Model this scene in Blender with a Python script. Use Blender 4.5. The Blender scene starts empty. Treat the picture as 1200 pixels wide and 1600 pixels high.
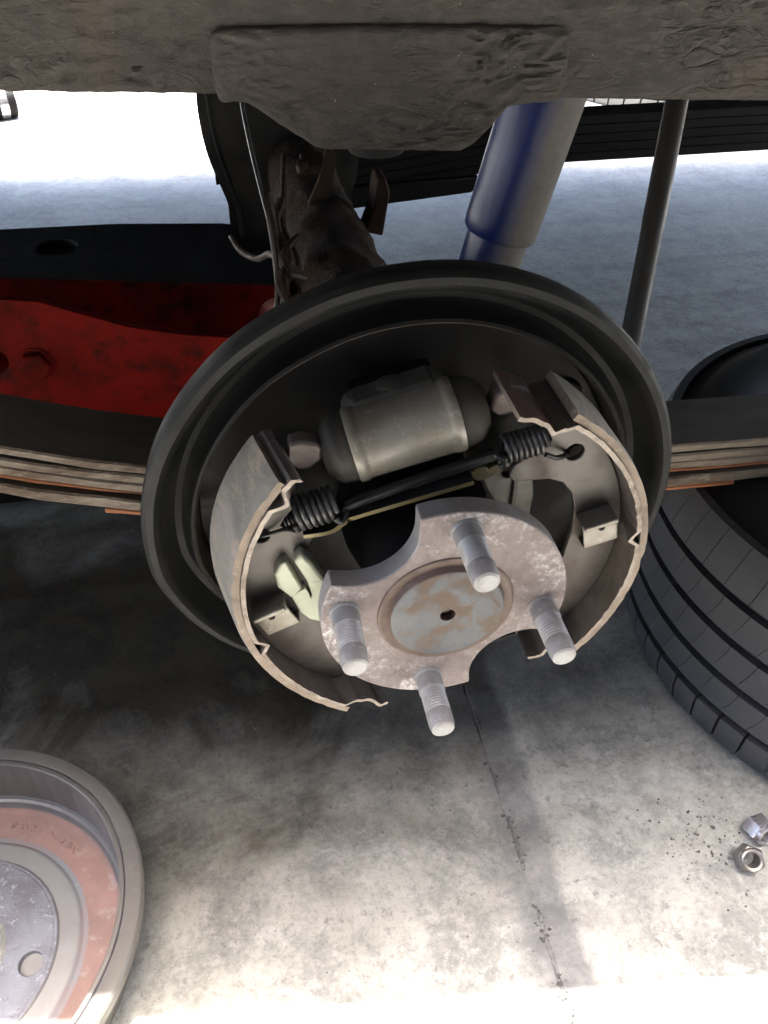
import bpy, bmesh, math, random
from mathutils import Vector, Matrix, noise
R = math.radians
sc = bpy.context.scene
random.seed(7)

# ------------------------------------------------------------------ camera
AX = 0.263                                    # height of the axle line above the slab (m)
cam = bpy.data.cameras.new('camera'); co = bpy.data.objects.new('camera', cam)
sc.collection.objects.link(co); sc.camera = co
cam.sensor_fit = 'VERTICAL'; cam.sensor_height = 36.0; cam.lens = 29.115
cam.clip_start = 0.01; cam.clip_end = 500
co.location = (-0.0835, -0.3457, AX + 0.3053)
co.rotation_euler = (R(90 - 40.0), 0, R(-10.6))

# ------------------------------------------------------------------ sky, sun, exposure
SUN_EL = R(84)
w = bpy.data.worlds.new('World'); sc.world = w; w.use_nodes = True
nt = w.node_tree; bg = nt.nodes['Background']
sky = nt.nodes.new('ShaderNodeTexSky'); sky.sky_type = 'NISHITA'; sky.sun_disc = False
sky.air_density = 0.7; sky.dust_density = 5.0; sky.ozone_density = 0.3
sky.sun_elevation = SUN_EL; sky.sun_rotation = R(180)
nt.links.new(sky.outputs[0], bg.inputs[0]); bg.inputs[1].default_value = 0.15
sl = bpy.data.lights.new('sun', 'SUN'); so = bpy.data.objects.new('sun', sl); sc.collection.objects.link(so)
sl.energy = 2.0; sl.angle = R(0.5); sl.color = (1.0, 0.962, 0.89)
so.rotation_euler = (R(90) - SUN_EL, 0, 0)        # high sun, slightly from the camera side (-y)
sc.view_settings.view_transform = 'Standard'; sc.view_settings.look = 'None'
sc.view_settings.exposure = 3.9; sc.view_settings.gamma = 1.0
sc.cycles.max_bounces = 8; sc.cycles.diffuse_bounces = 5

# ------------------------------------------------------------------ helpers
def link(o):
    sc.collection.objects.link(o); return o
def tag(o, label=None, cat=None, group=None, kind=None):
    for k, v in (('label', label), ('category', cat), ('group', group), ('kind', kind)):
        if v: o[k] = v
    return o
def thing(name, label, cat, loc=(0, 0, 0), rot=(0, 0, 0), group=None, size=1.0):
    o = link(bpy.data.objects.new(name, None)); o.location = loc; o.rotation_euler = rot; o.scale = (size,) * 3
    o.empty_display_size = 0.02
    return tag(o, label, cat, group)
def basis(axis):
    a = Vector(axis).normalized()
    h = Vector((0, 0, 1)) if abs(a.z) < 0.9 else Vector((1, 0, 0))
    u = a.cross(h).normalized(); v = a.cross(u).normalized()
    return a, u, v
class MB:
    def __init__(s): s.bm = bmesh.new(); s.mi = 0
    def face(s, vs):
        try:
            f = s.bm.faces.new(vs); f.material_index = s.mi; return f
        except ValueError: return None
    def box(s, c, d, rot=(0, 0, 0)):
        from mathutils import Euler
        m = Euler(rot).to_matrix(); c = Vector(c)
        V = [s.bm.verts.new(c + m @ Vector((sx * d[0] / 2, sy * d[1] / 2, sz * d[2] / 2))) for sx in (-1, 1) for sy in (-1, 1) for sz in (-1, 1)]
        for q in ((0, 1, 3, 2), (4, 6, 7, 5), (0, 4, 5, 1), (2, 3, 7, 6), (0, 2, 6, 4), (1, 5, 7, 3)): s.face([V[i] for i in q])
        return s
    def tube(s, path, r, seg=10, cap=True, closed=False):
        path = [Vector(p) for p in path]; n = len(path); rings = []
        rr = r if isinstance(r, (list, tuple)) else [r] * n
        pu = None
        for i, p in enumerate(path):
            t = (path[min(i + 1, n - 1)] - path[max(i - 1, 0)]).normalized()
            if pu is None: _, u, v = basis(t)
            else:
                u = (pu - t * pu.dot(t)).normalized(); v = t.cross(u)
            pu = u
            rings.append([s.bm.verts.new(p + rr[i] * (math.cos(a) * u + math.sin(a) * v)) for a in (2 * math.pi * k / seg for k in range(seg))])
        for a, b in zip(rings, rings[1:]):
            for k in range(seg): s.face([a[k], a[(k + 1) % seg], b[(k + 1) % seg], b[k]])
        if cap: s.face(rings[0][::-1]); s.face(rings[-1])
        return s
    def lathe(s, prof, o=(0, 0, 0), axis=(0, 0, 1), seg=48, a0=0.0, a1=None, mats=None, wob=0.0, closed=False):
        """prof: (radius, height along axis)"""
        a, u, v = basis(axis); o = Vector(o); full = a1 is None
        n = seg if full else seg + 1
        cols = []
        for k in range(n):
            t = a0 + (2 * math.pi if full else (a1 - a0)) * k / seg
            e = math.cos(t) * u + math.sin(t) * v
            col = []
            for r, h in prof:
                d = 1.0
                if wob:
                    d += wob * noise.noise(Vector((math.cos(t) * 3, math.sin(t) * 3, h * 60)))
                col.append(s.bm.verts.new(o + e * r * d + a * h))
            cols.append(col)
        m = len(prof)
        for k in range(seg):
            c0, c1 = cols[k], cols[(k + 1) % n]
            for j in range(m if closed else m - 1):
                j2 = (j + 1) % m
                if mats: s.mi = mats[j]
                s.face([c0[j], c1[j], c1[j2], c0[j2]])
        if full and not closed:
            for j, flip in ((0, False), (m - 1, True)):
                if prof[j][0] > 1e-6:
                    continue
        s.mi = 0
        return s
    def cap_lathe(s, prof, **k):
        """lathe whose profile is closed to the axis at both ends"""
        p = list(prof)
        if p[0][0] > 1e-6: p = [(1e-6, p[0][1])] + p
        if p[-1][0] > 1e-6: p = p + [(1e-6, p[-1][1])]
        return s.lathe(p, **k)
    def plate(s, outer, d0, d1, holes=(), plane='xz'):
        """flat polygon with holes, thickness between d0 and d1 along the third axis"""
        tmp = bmesh.new(); es = []
        def P(p, d): return Vector((p[0], d, p[1])) if plane == 'xz' else (Vector((p[0], p[1], d)) if plane == 'xy' else Vector((d, p[0], p[1])))
        for loop in [outer] + list(holes):
            vs = [tmp.verts.new(P(p, d0)) for p in loop]
            for i in range(len(vs)): es.append(tmp.edges.new((vs[i], vs[(i + 1) % len(vs)])))
        bmesh.ops.triangle_fill(tmp, use_beauty=True, use_dissolve=False, edges=es)
        g = bmesh.ops.extrude_face_region(tmp, geom=list(tmp.faces))
        off = P((0, 0), d1) - P((0, 0), d0)
        bmesh.ops.translate(tmp, vec=off, verts=[x for x in g['geom'] if isinstance(x, bmesh.types.BMVert)])
        bmesh.ops.recalc_face_normals(tmp, faces=tmp.faces)
        mp = {v: s.bm.verts.new(v.co) for v in tmp.verts}
        for f in tmp.faces: s.face([mp[v] for v in f.verts])
        tmp.free(); return s
    def jitter(s, amp, scale=40.0, seed=0.0):
        for v in s.bm.verts:
            v.co += amp * noise.noise_vector(v.co * scale + Vector((seed, seed, seed)))
        return s
    def build(s, name, mat, parent=None, bevel=0.0, smooth=35, seg=2, subd=0, recalc=True):
        bmesh.ops.remove_doubles(s.bm, verts=s.bm.verts, dist=1e-7)
        if recalc: bmesh.ops.recalc_face_normals(s.bm, faces=s.bm.faces)
        me = bpy.data.meshes.new(name); s.bm.to_mesh(me); s.bm.free()
        for m in (mat if isinstance(mat, (list, tuple)) else [mat]): me.materials.append(m)
        me.polygons.foreach_set('use_smooth', [True] * len(me.polygons))
        me.set_sharp_from_angle(angle=R(smooth))
        o = link(bpy.data.objects.new(name, me))
        if parent: o.parent = parent
        if bevel:
            b = o.modifiers.new('bevel', 'BEVEL'); b.width = bevel; b.segments = seg; b.limit_method = 'ANGLE'; b.angle_limit = R(40); b.harden_normals = False
        if subd:
            b = o.modifiers.new('sub', 'SUBSURF'); b.levels = subd; b.render_levels = subd
        return o

# ------------------------------------------------------------------ materials
class NM:
    def __init__(s, name):
        s.m = bpy.data.materials.new(name); s.m.use_nodes = True; s.nt = s.m.node_tree
        s.b = s.nt.nodes['Principled BSDF']; s.tc = s.nt.nodes.new('ShaderNodeTexCoord')
    def n(s, t, **kw):
        x = s.nt.nodes.new(t)
        for k, v in kw.items():
            if k.startswith('i_'): x.inputs[k[2:].replace('_', ' ')].default_value = v
            else: setattr(x, k, v)
        return x
    def l(s, a, b): s.nt.links.new(a, b)
    def noise(s, scale, detail=6, rough=0.6, dist=0.0, stretch=None, off=0.0):
        t = s.n('ShaderNodeTexNoise'); t.inputs['Scale'].default_value = scale; t.inputs['Detail'].default_value = detail
        t.inputs['Roughness'].default_value = rough; t.inputs['Distortion'].default_value = dist
        mp = s.n('ShaderNodeMapping'); mp.inputs['Location'].default_value = (off, off * 1.7, off * .6)
        if stretch: mp.inputs['Scale'].default_value = stretch
        s.l(s.tc.outputs['Object'], mp.inputs[0]); s.l(mp.outputs[0], t.inputs['Vector'])
        return t.outputs['Fac']
    def ramp(s, fac, lo, hi, a=0.0, b=1.0):
        r = s.n('ShaderNodeMapRange'); r.inputs['From Min'].default_value = lo; r.inputs['From Max'].default_value = hi
        r.inputs['To Min'].default_value = a; r.inputs['To Max'].default_value = b
        s.l(fac, r.inputs['Value']); return r.outputs[0]
    def mix(s, fac, a, b):
        x = s.n('ShaderNodeMix', data_type='RGBA')
        for sock, v in ((x.inputs['Factor'], fac), (x.inputs['A'], a), (x.inputs['B'], b)):
            if isinstance(v, (tuple, list)): sock.default_value = (*v[:3], 1)
            elif isinstance(v, (int, float)): sock.default_value = v
            else: s.l(v, sock)
        return x.outputs['Result']
    def math(s, op, a, b=0.0):
        x = s.n('ShaderNodeMath', operation=op)
        for i, v in enumerate((a, b)):
            if isinstance(v, (int, float)): x.inputs[i].default_value = v
            else: s.l(v, x.inputs[i])
        return x.outputs[0]
    def bump(s, h, strength=0.3, dist=0.002, prev=None):
        x = s.n('ShaderNodeBump'); x.inputs['Strength'].default_value = strength; x.inputs['Distance'].default_value = dist
        s.l(h, x.inputs['Height'])
        if prev is not None: s.l(prev, x.inputs['Normal'])
        return x.outputs[0]
    def out(s, col=None, rough=None, metal=None, nor=None, spec=None):
        for k, v in (('Base Color', col), ('Roughness', rough), ('Metallic', metal), ('Normal', nor), ('Specular IOR Level', spec)):
            if v is None: continue
            if isinstance(v, (tuple, list)): s.b.inputs[k].default_value = (*v[:3], 1)
            elif isinstance(v, (int, float)): s.b.inputs[k].default_value = v
            else: s.l(v, s.b.inputs[k])
        return s.m
def worn(name, c0, c1, c2, scale=60, lo=.4, hi=.62, lo2=.52, hi2=.7, rough=(.5, .8), metal=0.0, bump=.3, bd=.0008, stretch=None, off=0.0, spec=.5, fine=5.0):
    """base metal/paint c0, broad patches of c1, small flecks of c2"""
    s = NM(name)
    a = s.ramp(s.noise(scale, 5, .6, .3, stretch, off), lo, hi)
    b = s.ramp(s.noise(scale * fine, 4, .65, .0, stretch, off + 3), lo2, hi2)
    g = s.noise(scale * 14, 3, .7, 0, None, off + 7)
    col = s.mix(b, s.mix(a, c0, c1), c2)
    r = s.ramp(a, 0, 1, rough[0], rough[1])
    hgt = s.math('ADD', s.math('MULTIPLY', b, .6), s.math('ADD', s.math('MULTIPLY', a, .6), s.math('MULTIPLY', g, .5)))
    return s.out(col, r, metal, s.bump(hgt, bump, bd), spec)

M = {}
M['black_paint'] = worn('chassis_black', (.0035, .0035, .0038), (.007, .0066, .006), (.018, .016, .014), 45, .45, .7, .62, .8, (.5, .75), 0, .25, .0006, spec=.15)
M['plate_lip'] = worn('backing_plate_paint', (0.0044, 0.0051, 0.0054), (0.0095, 0.0095, 0.0095), (0.0319, 0.0281, 0.0242), 28, .4, .65, .64, .82, (.5, .75), 0, .18, .0005, spec=.25)
M['plate_dark'] = worn('backing_plate_inside', (0.0055, 0.0055, 0.0060), (0.0105, 0.0088, 0.0077), (0.0198, 0.0143, 0.0105), 40, .45, .7, .60, .8, (.5, .8), 0, .25, .0006, spec=.3)
M['rust_steel'] = worn('rusty_steel', (0.0354, 0.0261, 0.0210), (0.0261, 0.0149, 0.0092), (0.0614, 0.0491, 0.0399), 55, .4, .65, .6, .78, (.55, .85), 0, .45, .0009)
M['axle_rust'] = worn('axle_scale_rust', (.020, .0145, .011), (.030, .0135, .0065), (.050, .036, .027), 24, .42, .66, .58, .76, (.75, .95), 0, 1.0, .004, spec=.2)
M['shoe_steel'] = worn('shoe_pressed_steel', (0.1122, 0.0960, 0.0867), (0.0799, 0.0629, 0.0536), (0.1683, 0.1403, 0.1215), 45, .42, .66, .60, .78, (.45, .72), .25, .22, .0004)
M['shoe_web'] = worn('shoe_web_steel', (0.0864, 0.0759, 0.0694), (0.0630, 0.0460, 0.0388), (0.1130, 0.1009, 0.0921), 32, .44, .68, .62, .8, (.42, .68), .25, .2, .0004)
M['shoe_edge'] = worn('shoe_worn_edge', (0.2476, 0.2124, 0.1829), (0.1771, 0.1386, 0.1123), (0.3428, 0.3067, 0.2714), 70, .42, .66, .58, .75, (.4, .7), .3, .3, .0004)
M['lining'] = worn('friction_lining', (0.1800, 0.1665, 0.1485), (0.1125, 0.1098, 0.1008), (0.2430, 0.1980, 0.1575), 34, .38, .62, .50, .68, (.6, .85), 0, .45, .0008, (1, .45, 1), fine=3.2)
M['lining_edge'] = worn('lining_edge', (.225, .175, .135), (.155, .12, .092), (.31, .26, .21), 60, .4, .66, .58, .76, (.6, .8), 0, .4, .0006)
M['lining_dark'] = worn('lining_end', (.10, .085, .06), (.06, .05, .04), (.16, .135, .09), 60, .4, .66, .6, .8, (.7, .9), 0, .4, .0008)
M['cast_grey'] = worn('wheel_cylinder_casting', (0.2291, 0.2180, 0.1932), (0.1794, 0.1546, 0.1174), (0.3229, 0.3036, 0.2732), 45, .42, .68, .58, .78, (.38, .62), .45, .35, .0006)
M['cast_dark'] = worn('oily_casting', (.060, .056, .050), (.04, .036, .03), (.10, .09, .08), 45, .42, .68, .58, .78, (.45, .7), .2, .35, .0006)
M['rubber_boot'] = worn('dusty_rubber_boot', (0.0208, 0.0185, 0.0146), (0.0273, 0.0235, 0.0177), (0.0377, 0.0320, 0.0246), 40, .4, .7, .62, .8, (.6, .8), 0, .15, .0004)
M['rubber'] = worn('tyre_rubber', (0.0098, 0.0105, 0.0112), (0.0147, 0.0147, 0.0154), (0.0245, 0.0238, 0.0224), 9, .4, .7, .6, .85, (.6, .8), 0, .25, .0006, spec=.35)
M['tank'] = worn('black_tank', (.004, .004, .004), (.007, .0065, .006), (.02, .018, .016), 30, .45, .7, .66, .8, (.5, .75), 0, .2, .0006, spec=.25)
M['tread_rubber'] = worn('worn_tread_rubber', (0.0354, 0.0368, 0.0412), (0.0549, 0.0549, 0.0578), (0.0795, 0.0795, 0.0795), 8, .38, .68, .58, .85, (.6, .85), 0, .2, .0005, spec=.35)
M['tread_pale'] = worn('pale_tread_rubber', (.16, .16, .16), (.22, .22, .22), (.28, .28, .27), 8, .38, .68, .58, .85, (.7, .9), 0, .2, .0005)  # paler tone for the tread of the far tyre
M['spring_black'] = worn('black_spring_wire', (.022, .023, .026), (.05, .047, .044), (.10, .09, .08), 120, .48, .7, .62, .8, (.32, .55), .3, .15, .0002)
M['spring_grey'] = worn('grey_spring_wire', (0.068, 0.068, 0.070), (0.040, 0.038, 0.035), (0.136, 0.128, 0.120), 120, .5, .75, .62, .8, (.3, .5), .5, .15, .0002)
M['zinc_yellow'] = worn('yellow_zinc', (0.294, 0.238, 0.112), (0.210, 0.189, 0.119), (0.385, 0.336, 0.189), 60, .4, .66, .58, .78, (.3, .5), .5, .2, .0003)
M['brass_dull'] = worn('dull_brass', (.11, .095, .045), (.07, .06, .035), (.17, .15, .08), 60, .4, .66, .58, .78, (.4, .6), .3, .2, .0003)
M['zinc_green'] = worn('pale_chromate', (.44, .46, .36), (.36, .385, .29), (.26, .20, .08), 45, .45, .72, .66, .82, (.38, .6), .1, .3, .0006)
M['stud_zinc'] = worn('zinc_stud', (0.2318, 0.2318, 0.2401), (0.1822, 0.1697, 0.1656), (0.3146, 0.2981, 0.2898), 70, .42, .68, .56, .76, (.4, .6), .2, .25, .0003)
M['pink_rust'] = worn('mauve_surface_rust', (.105, .084, .080), (.08, .055, .048), (.15, .125, .12), 60, .42, .68, .6, .78, (.5, .75), .1, .3, .0005)
M['tip_rust'] = worn('shoe_tip_rust', (.125, .078, .066), (.085, .05, .04), (.17, .13, .115), 60, .42, .68, .6, .78, (.55, .8), .05, .3, .0005)
M['brown_rust'] = worn('brown_surface_rust', (.024, .014, .010), (.034, .015, .009), (.055, .038, .028), 60, .42, .68, .62, .78, (.7, .9), 0, .5, .001, spec=.2)
M['leaf'] = worn('leaf_spring_steel', (0.0892, 0.0790, 0.0654), (0.0527, 0.0450, 0.0365), (0.1266, 0.1003, 0.0765), 22, .4, .68, .58, .8, (.55, .8), .1, .35, .0008, (.35, 1, 1))
M['leaf_edge'] = worn('leaf_spring_edge_rust', (.165, .135, .105), (.085, .058, .040), (.24, .20, .16), 55, .42, .62, .55, .70, (.6, .85), .05, .6, .0012, (.35, 1, 1))
M['orange_rust'] = worn('orange_rust', (0.272, 0.096, 0.036), (0.192, 0.080, 0.040), (0.320, 0.168, 0.088), 40, .4, .68, .58, .8, (.7, .9), 0, .5, .001, (.3, 1, 1))
M['red_paint'] = worn('worn_red_paint', (0.1403, 0.0047, 0.0026), (0.0723, 0.0051, 0.0034), (0.0119, 0.0059, 0.0043), 11, .42, .66, .50, .72, (.55, .8), 0, .3, .0006, spec=.06, fine=2.6)
M['jack_black'] = worn('black_steel_deck', (0.006, 0.006, 0.006), (0.010, 0.009, 0.009), (0.018, 0.017, 0.015), 20, .45, .7, .64, .8, (.6, .85), 0, .2, .0006, spec=.2)
M['chrome'] = worn('scuffed_chrome', (.55, .55, .56), (.40, .39, .38), (.30, .27, .24), 30, .45, .7, .66, .8, (.18, .4), .9, .1, .0003)
M['nut_steel'] = worn('lug_nut_steel', (0.255, 0.240, 0.225), (0.188, 0.169, 0.146), (0.330, 0.315, 0.307), 90, .42, .68, .58, .78, (.28, .5), .75, .25, .0003)
M['nut_mauve'] = worn('lug_nut_tinted_zinc', (0.3179, 0.3060, 0.3247), (0.2567, 0.2202, 0.2261), (0.3672, 0.3553, 0.3553), 90, .45, .7, .6, .78, (.26, .45), .6, .2, .0003)
M['drum_rim'] = worn('drum_machined_rim', (0.1518, 0.1419, 0.1255), (0.1138, 0.1046, 0.0893), (0.1897, 0.1799, 0.1634), 22, .42, .68, .58, .8, (.4, .62), .35, .2, .0004)
M['drum_friction'] = worn('drum_friction_face', (.17, .17, .168), (.135, .13, .125), (.21, .205, .20), 60, .40, .7, .6, .8, (.34, .5), .6, .1, .0002, (1, 1, .2))
M['drum_primer'] = worn('drum_red_oxide', (.225, .135, .115), (.165, .108, .090), (.25, .20, .18), 22, .40, .66, .56, .74, (.7, .9), 0, .35, .0007)
M['drum_grey'] = worn('drum_grey_ring', (0.2282, 0.2282, 0.2232), (0.1865, 0.1814, 0.1764), (0.2693, 0.2434, 0.2333), 26, .42, .7, .64, .84, (.45, .65), .2, .25, .0004)
M['drum_shadow_ring'] = worn('drum_blue_grey_step', (0.1547, 0.1666, 0.1785), (0.1904, 0.1487, 0.1487), (0.2082, 0.2142, 0.2202), 40, .42, .7, .6, .8, (.5, .7), .1, .25, .0004)
M['conduit'] = worn('dusty_dark_steel', (0.0203, 0.0188, 0.0180), (0.0292, 0.0263, 0.0232), (0.0450, 0.0398, 0.0338), 30, .4, .68, .6, .8, (.45, .7), .1, .2, .0005)

# flange: rusty mauve with chalky white flakes on the machined face
s = NM('hub_flange_rust')
a = s.ramp(s.noise(44, 6, .66, .4), .46, .60); b = s.ramp(s.noise(260, 5, .8, .2, None, 2), .44, .62); c = s.ramp(s.noise(70, 5, .6, .2, None, 5), .44, .62)
base = s.mix(c, (.185, .150, .145), (.135, .102, .094)); fl = s.mix(b, (.27, .240, .237), (.56, .54, .545))
sep = s.n('ShaderNodeSeparateXYZ'); s.l(s.tc.outputs['Object'], sep.inputs[0])
rad = s.math('SQRT', s.math('ADD', s.math('MULTIPLY', sep.outputs[0], sep.outputs[0]), s.math('MULTIPLY', sep.outputs[2], sep.outputs[2])))
rw = s.ramp(s.math('ADD', rad, s.math('MULTIPLY', s.math('SUBTRACT', c, .5), .012)), .034, .056, .25, 1.0)
fac = s.math('MULTIPLY', rw, s.math('MULTIPLY', s.ramp(a, 0, 1, .15, 1), s.ramp(b, 0, 1, .40, 1)))
M['flange'] = s.out(s.mix(fac, base, fl), s.ramp(a, 0, 1, .75, .6), 0.0, s.bump(s.math('ADD', b, a), .45, .0006))
M['flange_edge'] = worn('hub_flange_edge', (.255, .25, .255), (.20, .175, .165), (.33, .32, .32), 50, .42, .68, .6, .8, (.5, .7), .3, .3, .0005)
# hub disc: blue-grey steel with ochre rust patches
s = NM('hub_centre_patina')
a = s.ramp(s.noise(62, 5, .55, .6, None, 1.3), .41, .53); b = s.ramp(s.noise(240, 4, .7, 0, None, 4), .4, .7)
M['hub_disc'] = s.out(s.mix(s.math('MULTIPLY', b, .35), s.mix(a, (.092, .064, .048), (.062, .069, .082)), (.11, .088, .072)), s.ramp(a, 0, 1, .7, .45), .15, s.bump(s.math('ADD', b, a), .3, .0004))
M['hub_rust'] = worn('hub_shoulder_rust', (0.1237, 0.0863, 0.0713), (0.0938, 0.0622, 0.0495), (0.1650, 0.1312, 0.1162), 60, .42, .68, .6, .78, (.55, .8), .05, .3, .0005)
# drum mating face: bluish bright steel with glittering pits
s = NM('drum_mating_face')
a = s.ramp(s.noise(34, 5, .6, .5), .42, .62); b = s.ramp(s.noise(210, 5, .8, .4, None, 2), .56, .66)
M['drum_face'] = s.out(s.mix(b, s.mix(a, (.135, .13, .145), (.20, .205, .23)), (.55, .57, .60)), s.ramp(b, 0, 1, .5, .28), s.ramp(b, 0, 1, .35, .6), s.bump(s.math('ADD', b, a), .6, .0008))
# underseal: thick dusty brown-grey coat
s = NM('dusty_underseal')
a = s.ramp(s.noise(14, 6, .6, .5, (.7, 1, 1)), .4, .66); b = s.ramp(s.noise(120, 5, .7, .2, (.6, 1, 1), 3), .45, .75)
c = s.ramp(s.noise(420, 2, .5, 0, None, 8), 0.745, .79); d = s.ramp(s.noise(6, 3, .5, .8, None, 11), .60, .70)
col = s.mix(c, s.mix(b, s.mix(a, (.084, .075, .068), (.064, .059, .055)), (.110, .101, .093)), (.34, .32, .29))
rg = s.math('SUBTRACT', 1.0, s.math('ABSOLUTE', s.math('SUBTRACT', s.math('MULTIPLY', s.noise(75, 4, .55, 1.2, (.42, 1, 1), 15), 2.0), 1.0)))
rg = s.math('POWER', rg, 5.0)
mk = s.ramp(s.noise(11, 3, .5, .5, None, 19), .42, .60)
M['underseal'] = s.out(s.mix(s.math('MULTIPLY', d, .5), col, (.12, .088, .070)), .85, 0, s.bump(s.math('ADD', s.noise(190, 5, .7, .6, (.45, 1, 1), 2), s.math('MULTIPLY', s.math('MULTIPLY', rg, mk), -1.1)), .8, .0032), .25)
# shock absorber: blue paint, road dust on the side that faces the wheel
def shock_mat(name, edge, blue):
    s = NM(name)
    sep = s.n('ShaderNodeSeparateXYZ'); s.l(s.tc.outputs['Object'], sep.inputs[0])
    x = s.math('ADD', sep.outputs[0], s.math('MULTIPLY', s.math('SUBTRACT', s.noise(26, 5, .6, .2, (1, 1, .35)), .5), .016))
    f = s.ramp(x, edge - .008, edge + .010)
    g = s.ramp(s.noise(160, 4, .7), .35, .75)
    return s.out(s.mix(f, s.mix(s.math('MULTIPLY', g, .08), blue, (.10, .11, .13)), s.mix(g, (.115, .108, .10), (.15, .14, .127))), s.ramp(f, 0, 1, .35, .88), 0, s.bump(g, .2, .0005))
M['shock_blue'] = shock_mat('blue_paint_with_dust', -.005, (.005, .015, .100))

# concrete slab
s = NM('workshop_concrete')
sep = s.n('ShaderNodeSeparateXYZ'); s.l(s.tc.outputs['Object'], sep.inputs[0]); X, Y = sep.outputs[0], sep.outputs[1]
big = s.ramp(s.noise(3.2, 8, .66, .2), .40, .62); mid = s.ramp(s.noise(24, 10, .78, .12, None, 3), .46, .58)
fine = s.noise(210, 6, .85, 0, None, 5); sp = s.ramp(s.noise(95, 3, .5, 0, None, 9), .66, .72)
lt = s.ramp(s.noise(60, 10, .85, .1, None, 13), .52, .58)
col = s.mix(big, (.385, .383, .345), (.325, .324, .292)); pt = s.ramp(s.noise(9.5, 9, .74, .15, None, 41), .47, .60)
col = s.mix(s.math('MULTIPLY', pt, .42), col, (.130, .138, .128))
col = s.mix(s.math('MULTIPLY', mid, .52), col, (.146, .150, .143))
dk = s.ramp(s.noise(50, 10, .82, .1, None, 17), .56, .61)
col = s.mix(s.math('MULTIPLY', lt, .6), col, (.42, .41, .38)); col = s.mix(s.math('MULTIPLY', dk, .5), col, (.14, .14, .142)); col = s.mix(s.math('MULTIPLY', s.ramp(fine, .52, .62), .30), col, (.42, .415, .38)); col = s.mix(s.math('MULTIPLY', s.ramp(fine, .47, .40), .40), col, (.13, .13, .125))
# dark repaired strip that runs along the joint
wob = s.math('MULTIPLY', s.math('SUBTRACT', s.noise(14, 6, .65, .3, None, 21), .5), .030)
xx = s.math('ADD', X, wob)
st = s.math('MULTIPLY', s.ramp(xx, .036, .066), s.ramp(xx, .086, .093, 1, 0))
col = s.mix(s.math('MULTIPLY', s.math('MULTIPLY', st, s.ramp(s.noise(30, 8, .75, .1, None, 51), .30, .56, .45, 1)), .80), col, s.mix(mid, (.150, .150, .152), (.112, .112, .115)))
# shade beside the jack, plus an oily stain, painted into the slab colour
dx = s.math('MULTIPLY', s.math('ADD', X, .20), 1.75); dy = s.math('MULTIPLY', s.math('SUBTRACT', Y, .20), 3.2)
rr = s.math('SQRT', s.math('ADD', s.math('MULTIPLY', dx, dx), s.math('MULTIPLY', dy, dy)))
shade_stain = s.ramp(s.math('ADD', rr, s.math('MULTIPLY', s.math('SUBTRACT', s.noise(7, 6, .65, .8, None, 31), .5), 1.3)), .35, 1.10, 1, 0)
col = s.mix(s.math('MULTIPLY', shade_stain, .93), col, s.mix(mid, (.030, .024, .011), (.015, .012, .006)))
col = s.mix(s.math('MULTIPLY', sp, .35), col, (.055, .052, .05))
hgt = s.math('ADD', s.math('MULTIPLY', fine, .8), s.math('ADD', s.math('MULTIPLY', mid, .5), s.math('MULTIPLY', sp, -1.2)))
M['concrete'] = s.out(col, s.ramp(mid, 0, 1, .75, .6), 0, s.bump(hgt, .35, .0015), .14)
M['grit'] = worn('grit', (.10, .095, .09), (.05, .048, .045), (.45, .44, .42), 30, .4, .6, .62, .72, (.6, .8), 0, .3, .0005)
M['body'] = worn('truck_underbody', (0.0400, 0.0380, 0.0360), (0.0280, 0.0260, 0.0240), (0.0600, 0.0560, 0.0520), 5, .4, .66, .6, .8, (.6, .8), 0, .3, .002)  # also on the added wall; kept dark to limit bounced light

def arc(cx, cz, r, a0, a1, n):
    return [(cx + r * math.cos(R(a0 + (a1 - a0) * i / n)), cz + r * math.sin(R(a0 + (a1 - a0) * i / n))) for i in range(n + 1)]
def circ(cx, cz, r, n=20): return arc(cx, cz, r, 0, 360 - 360 / n, n - 1)

# ------------------------------------------------------------------ the slab
m = MB(); bm = m.bm
JX = 0.0661
ys = [-12, -3, -1] + [-.6 + i * .012 for i in range(220)] + [2.6, 5, 20]
xs0 = [-20, -4, -1.2]; xs1 = [1.2, 4, 20]
rows = []
for y in ys:
    j = .0022 * noise.noise(Vector((0, y * 22, 1))) + .0012 * noise.noise(Vector((0, y * 90, 5)))
    wj = .0004 + .0010 * noise.noise(Vector((3, y * 60, 5)))
    wj = max(.00008, wj)
    dz = -.0002 - .006 * max(0, noise.noise(Vector((7, y * 42, 2))) + .05)
    row = [bm.verts.new((x, y, 0)) for x in xs0] + [bm.verts.new((JX + j - wj - .001, y, 0)), bm.verts.new((JX + j - wj, y, dz)), bm.verts.new((JX + j + wj, y, dz)), bm.verts.new((JX + j + wj + .001, y, 0))] + [bm.verts.new((x, y, 0)) for x in xs1]
    rows.append(row)
for a, b in zip(rows, rows[1:]):
    for i in range(len(a) - 1): m.face([a[i], a[i + 1], b[i + 1], b[i]])
ground = tag(m.build('ground', M['concrete'], smooth=20), kind='structure')

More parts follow.
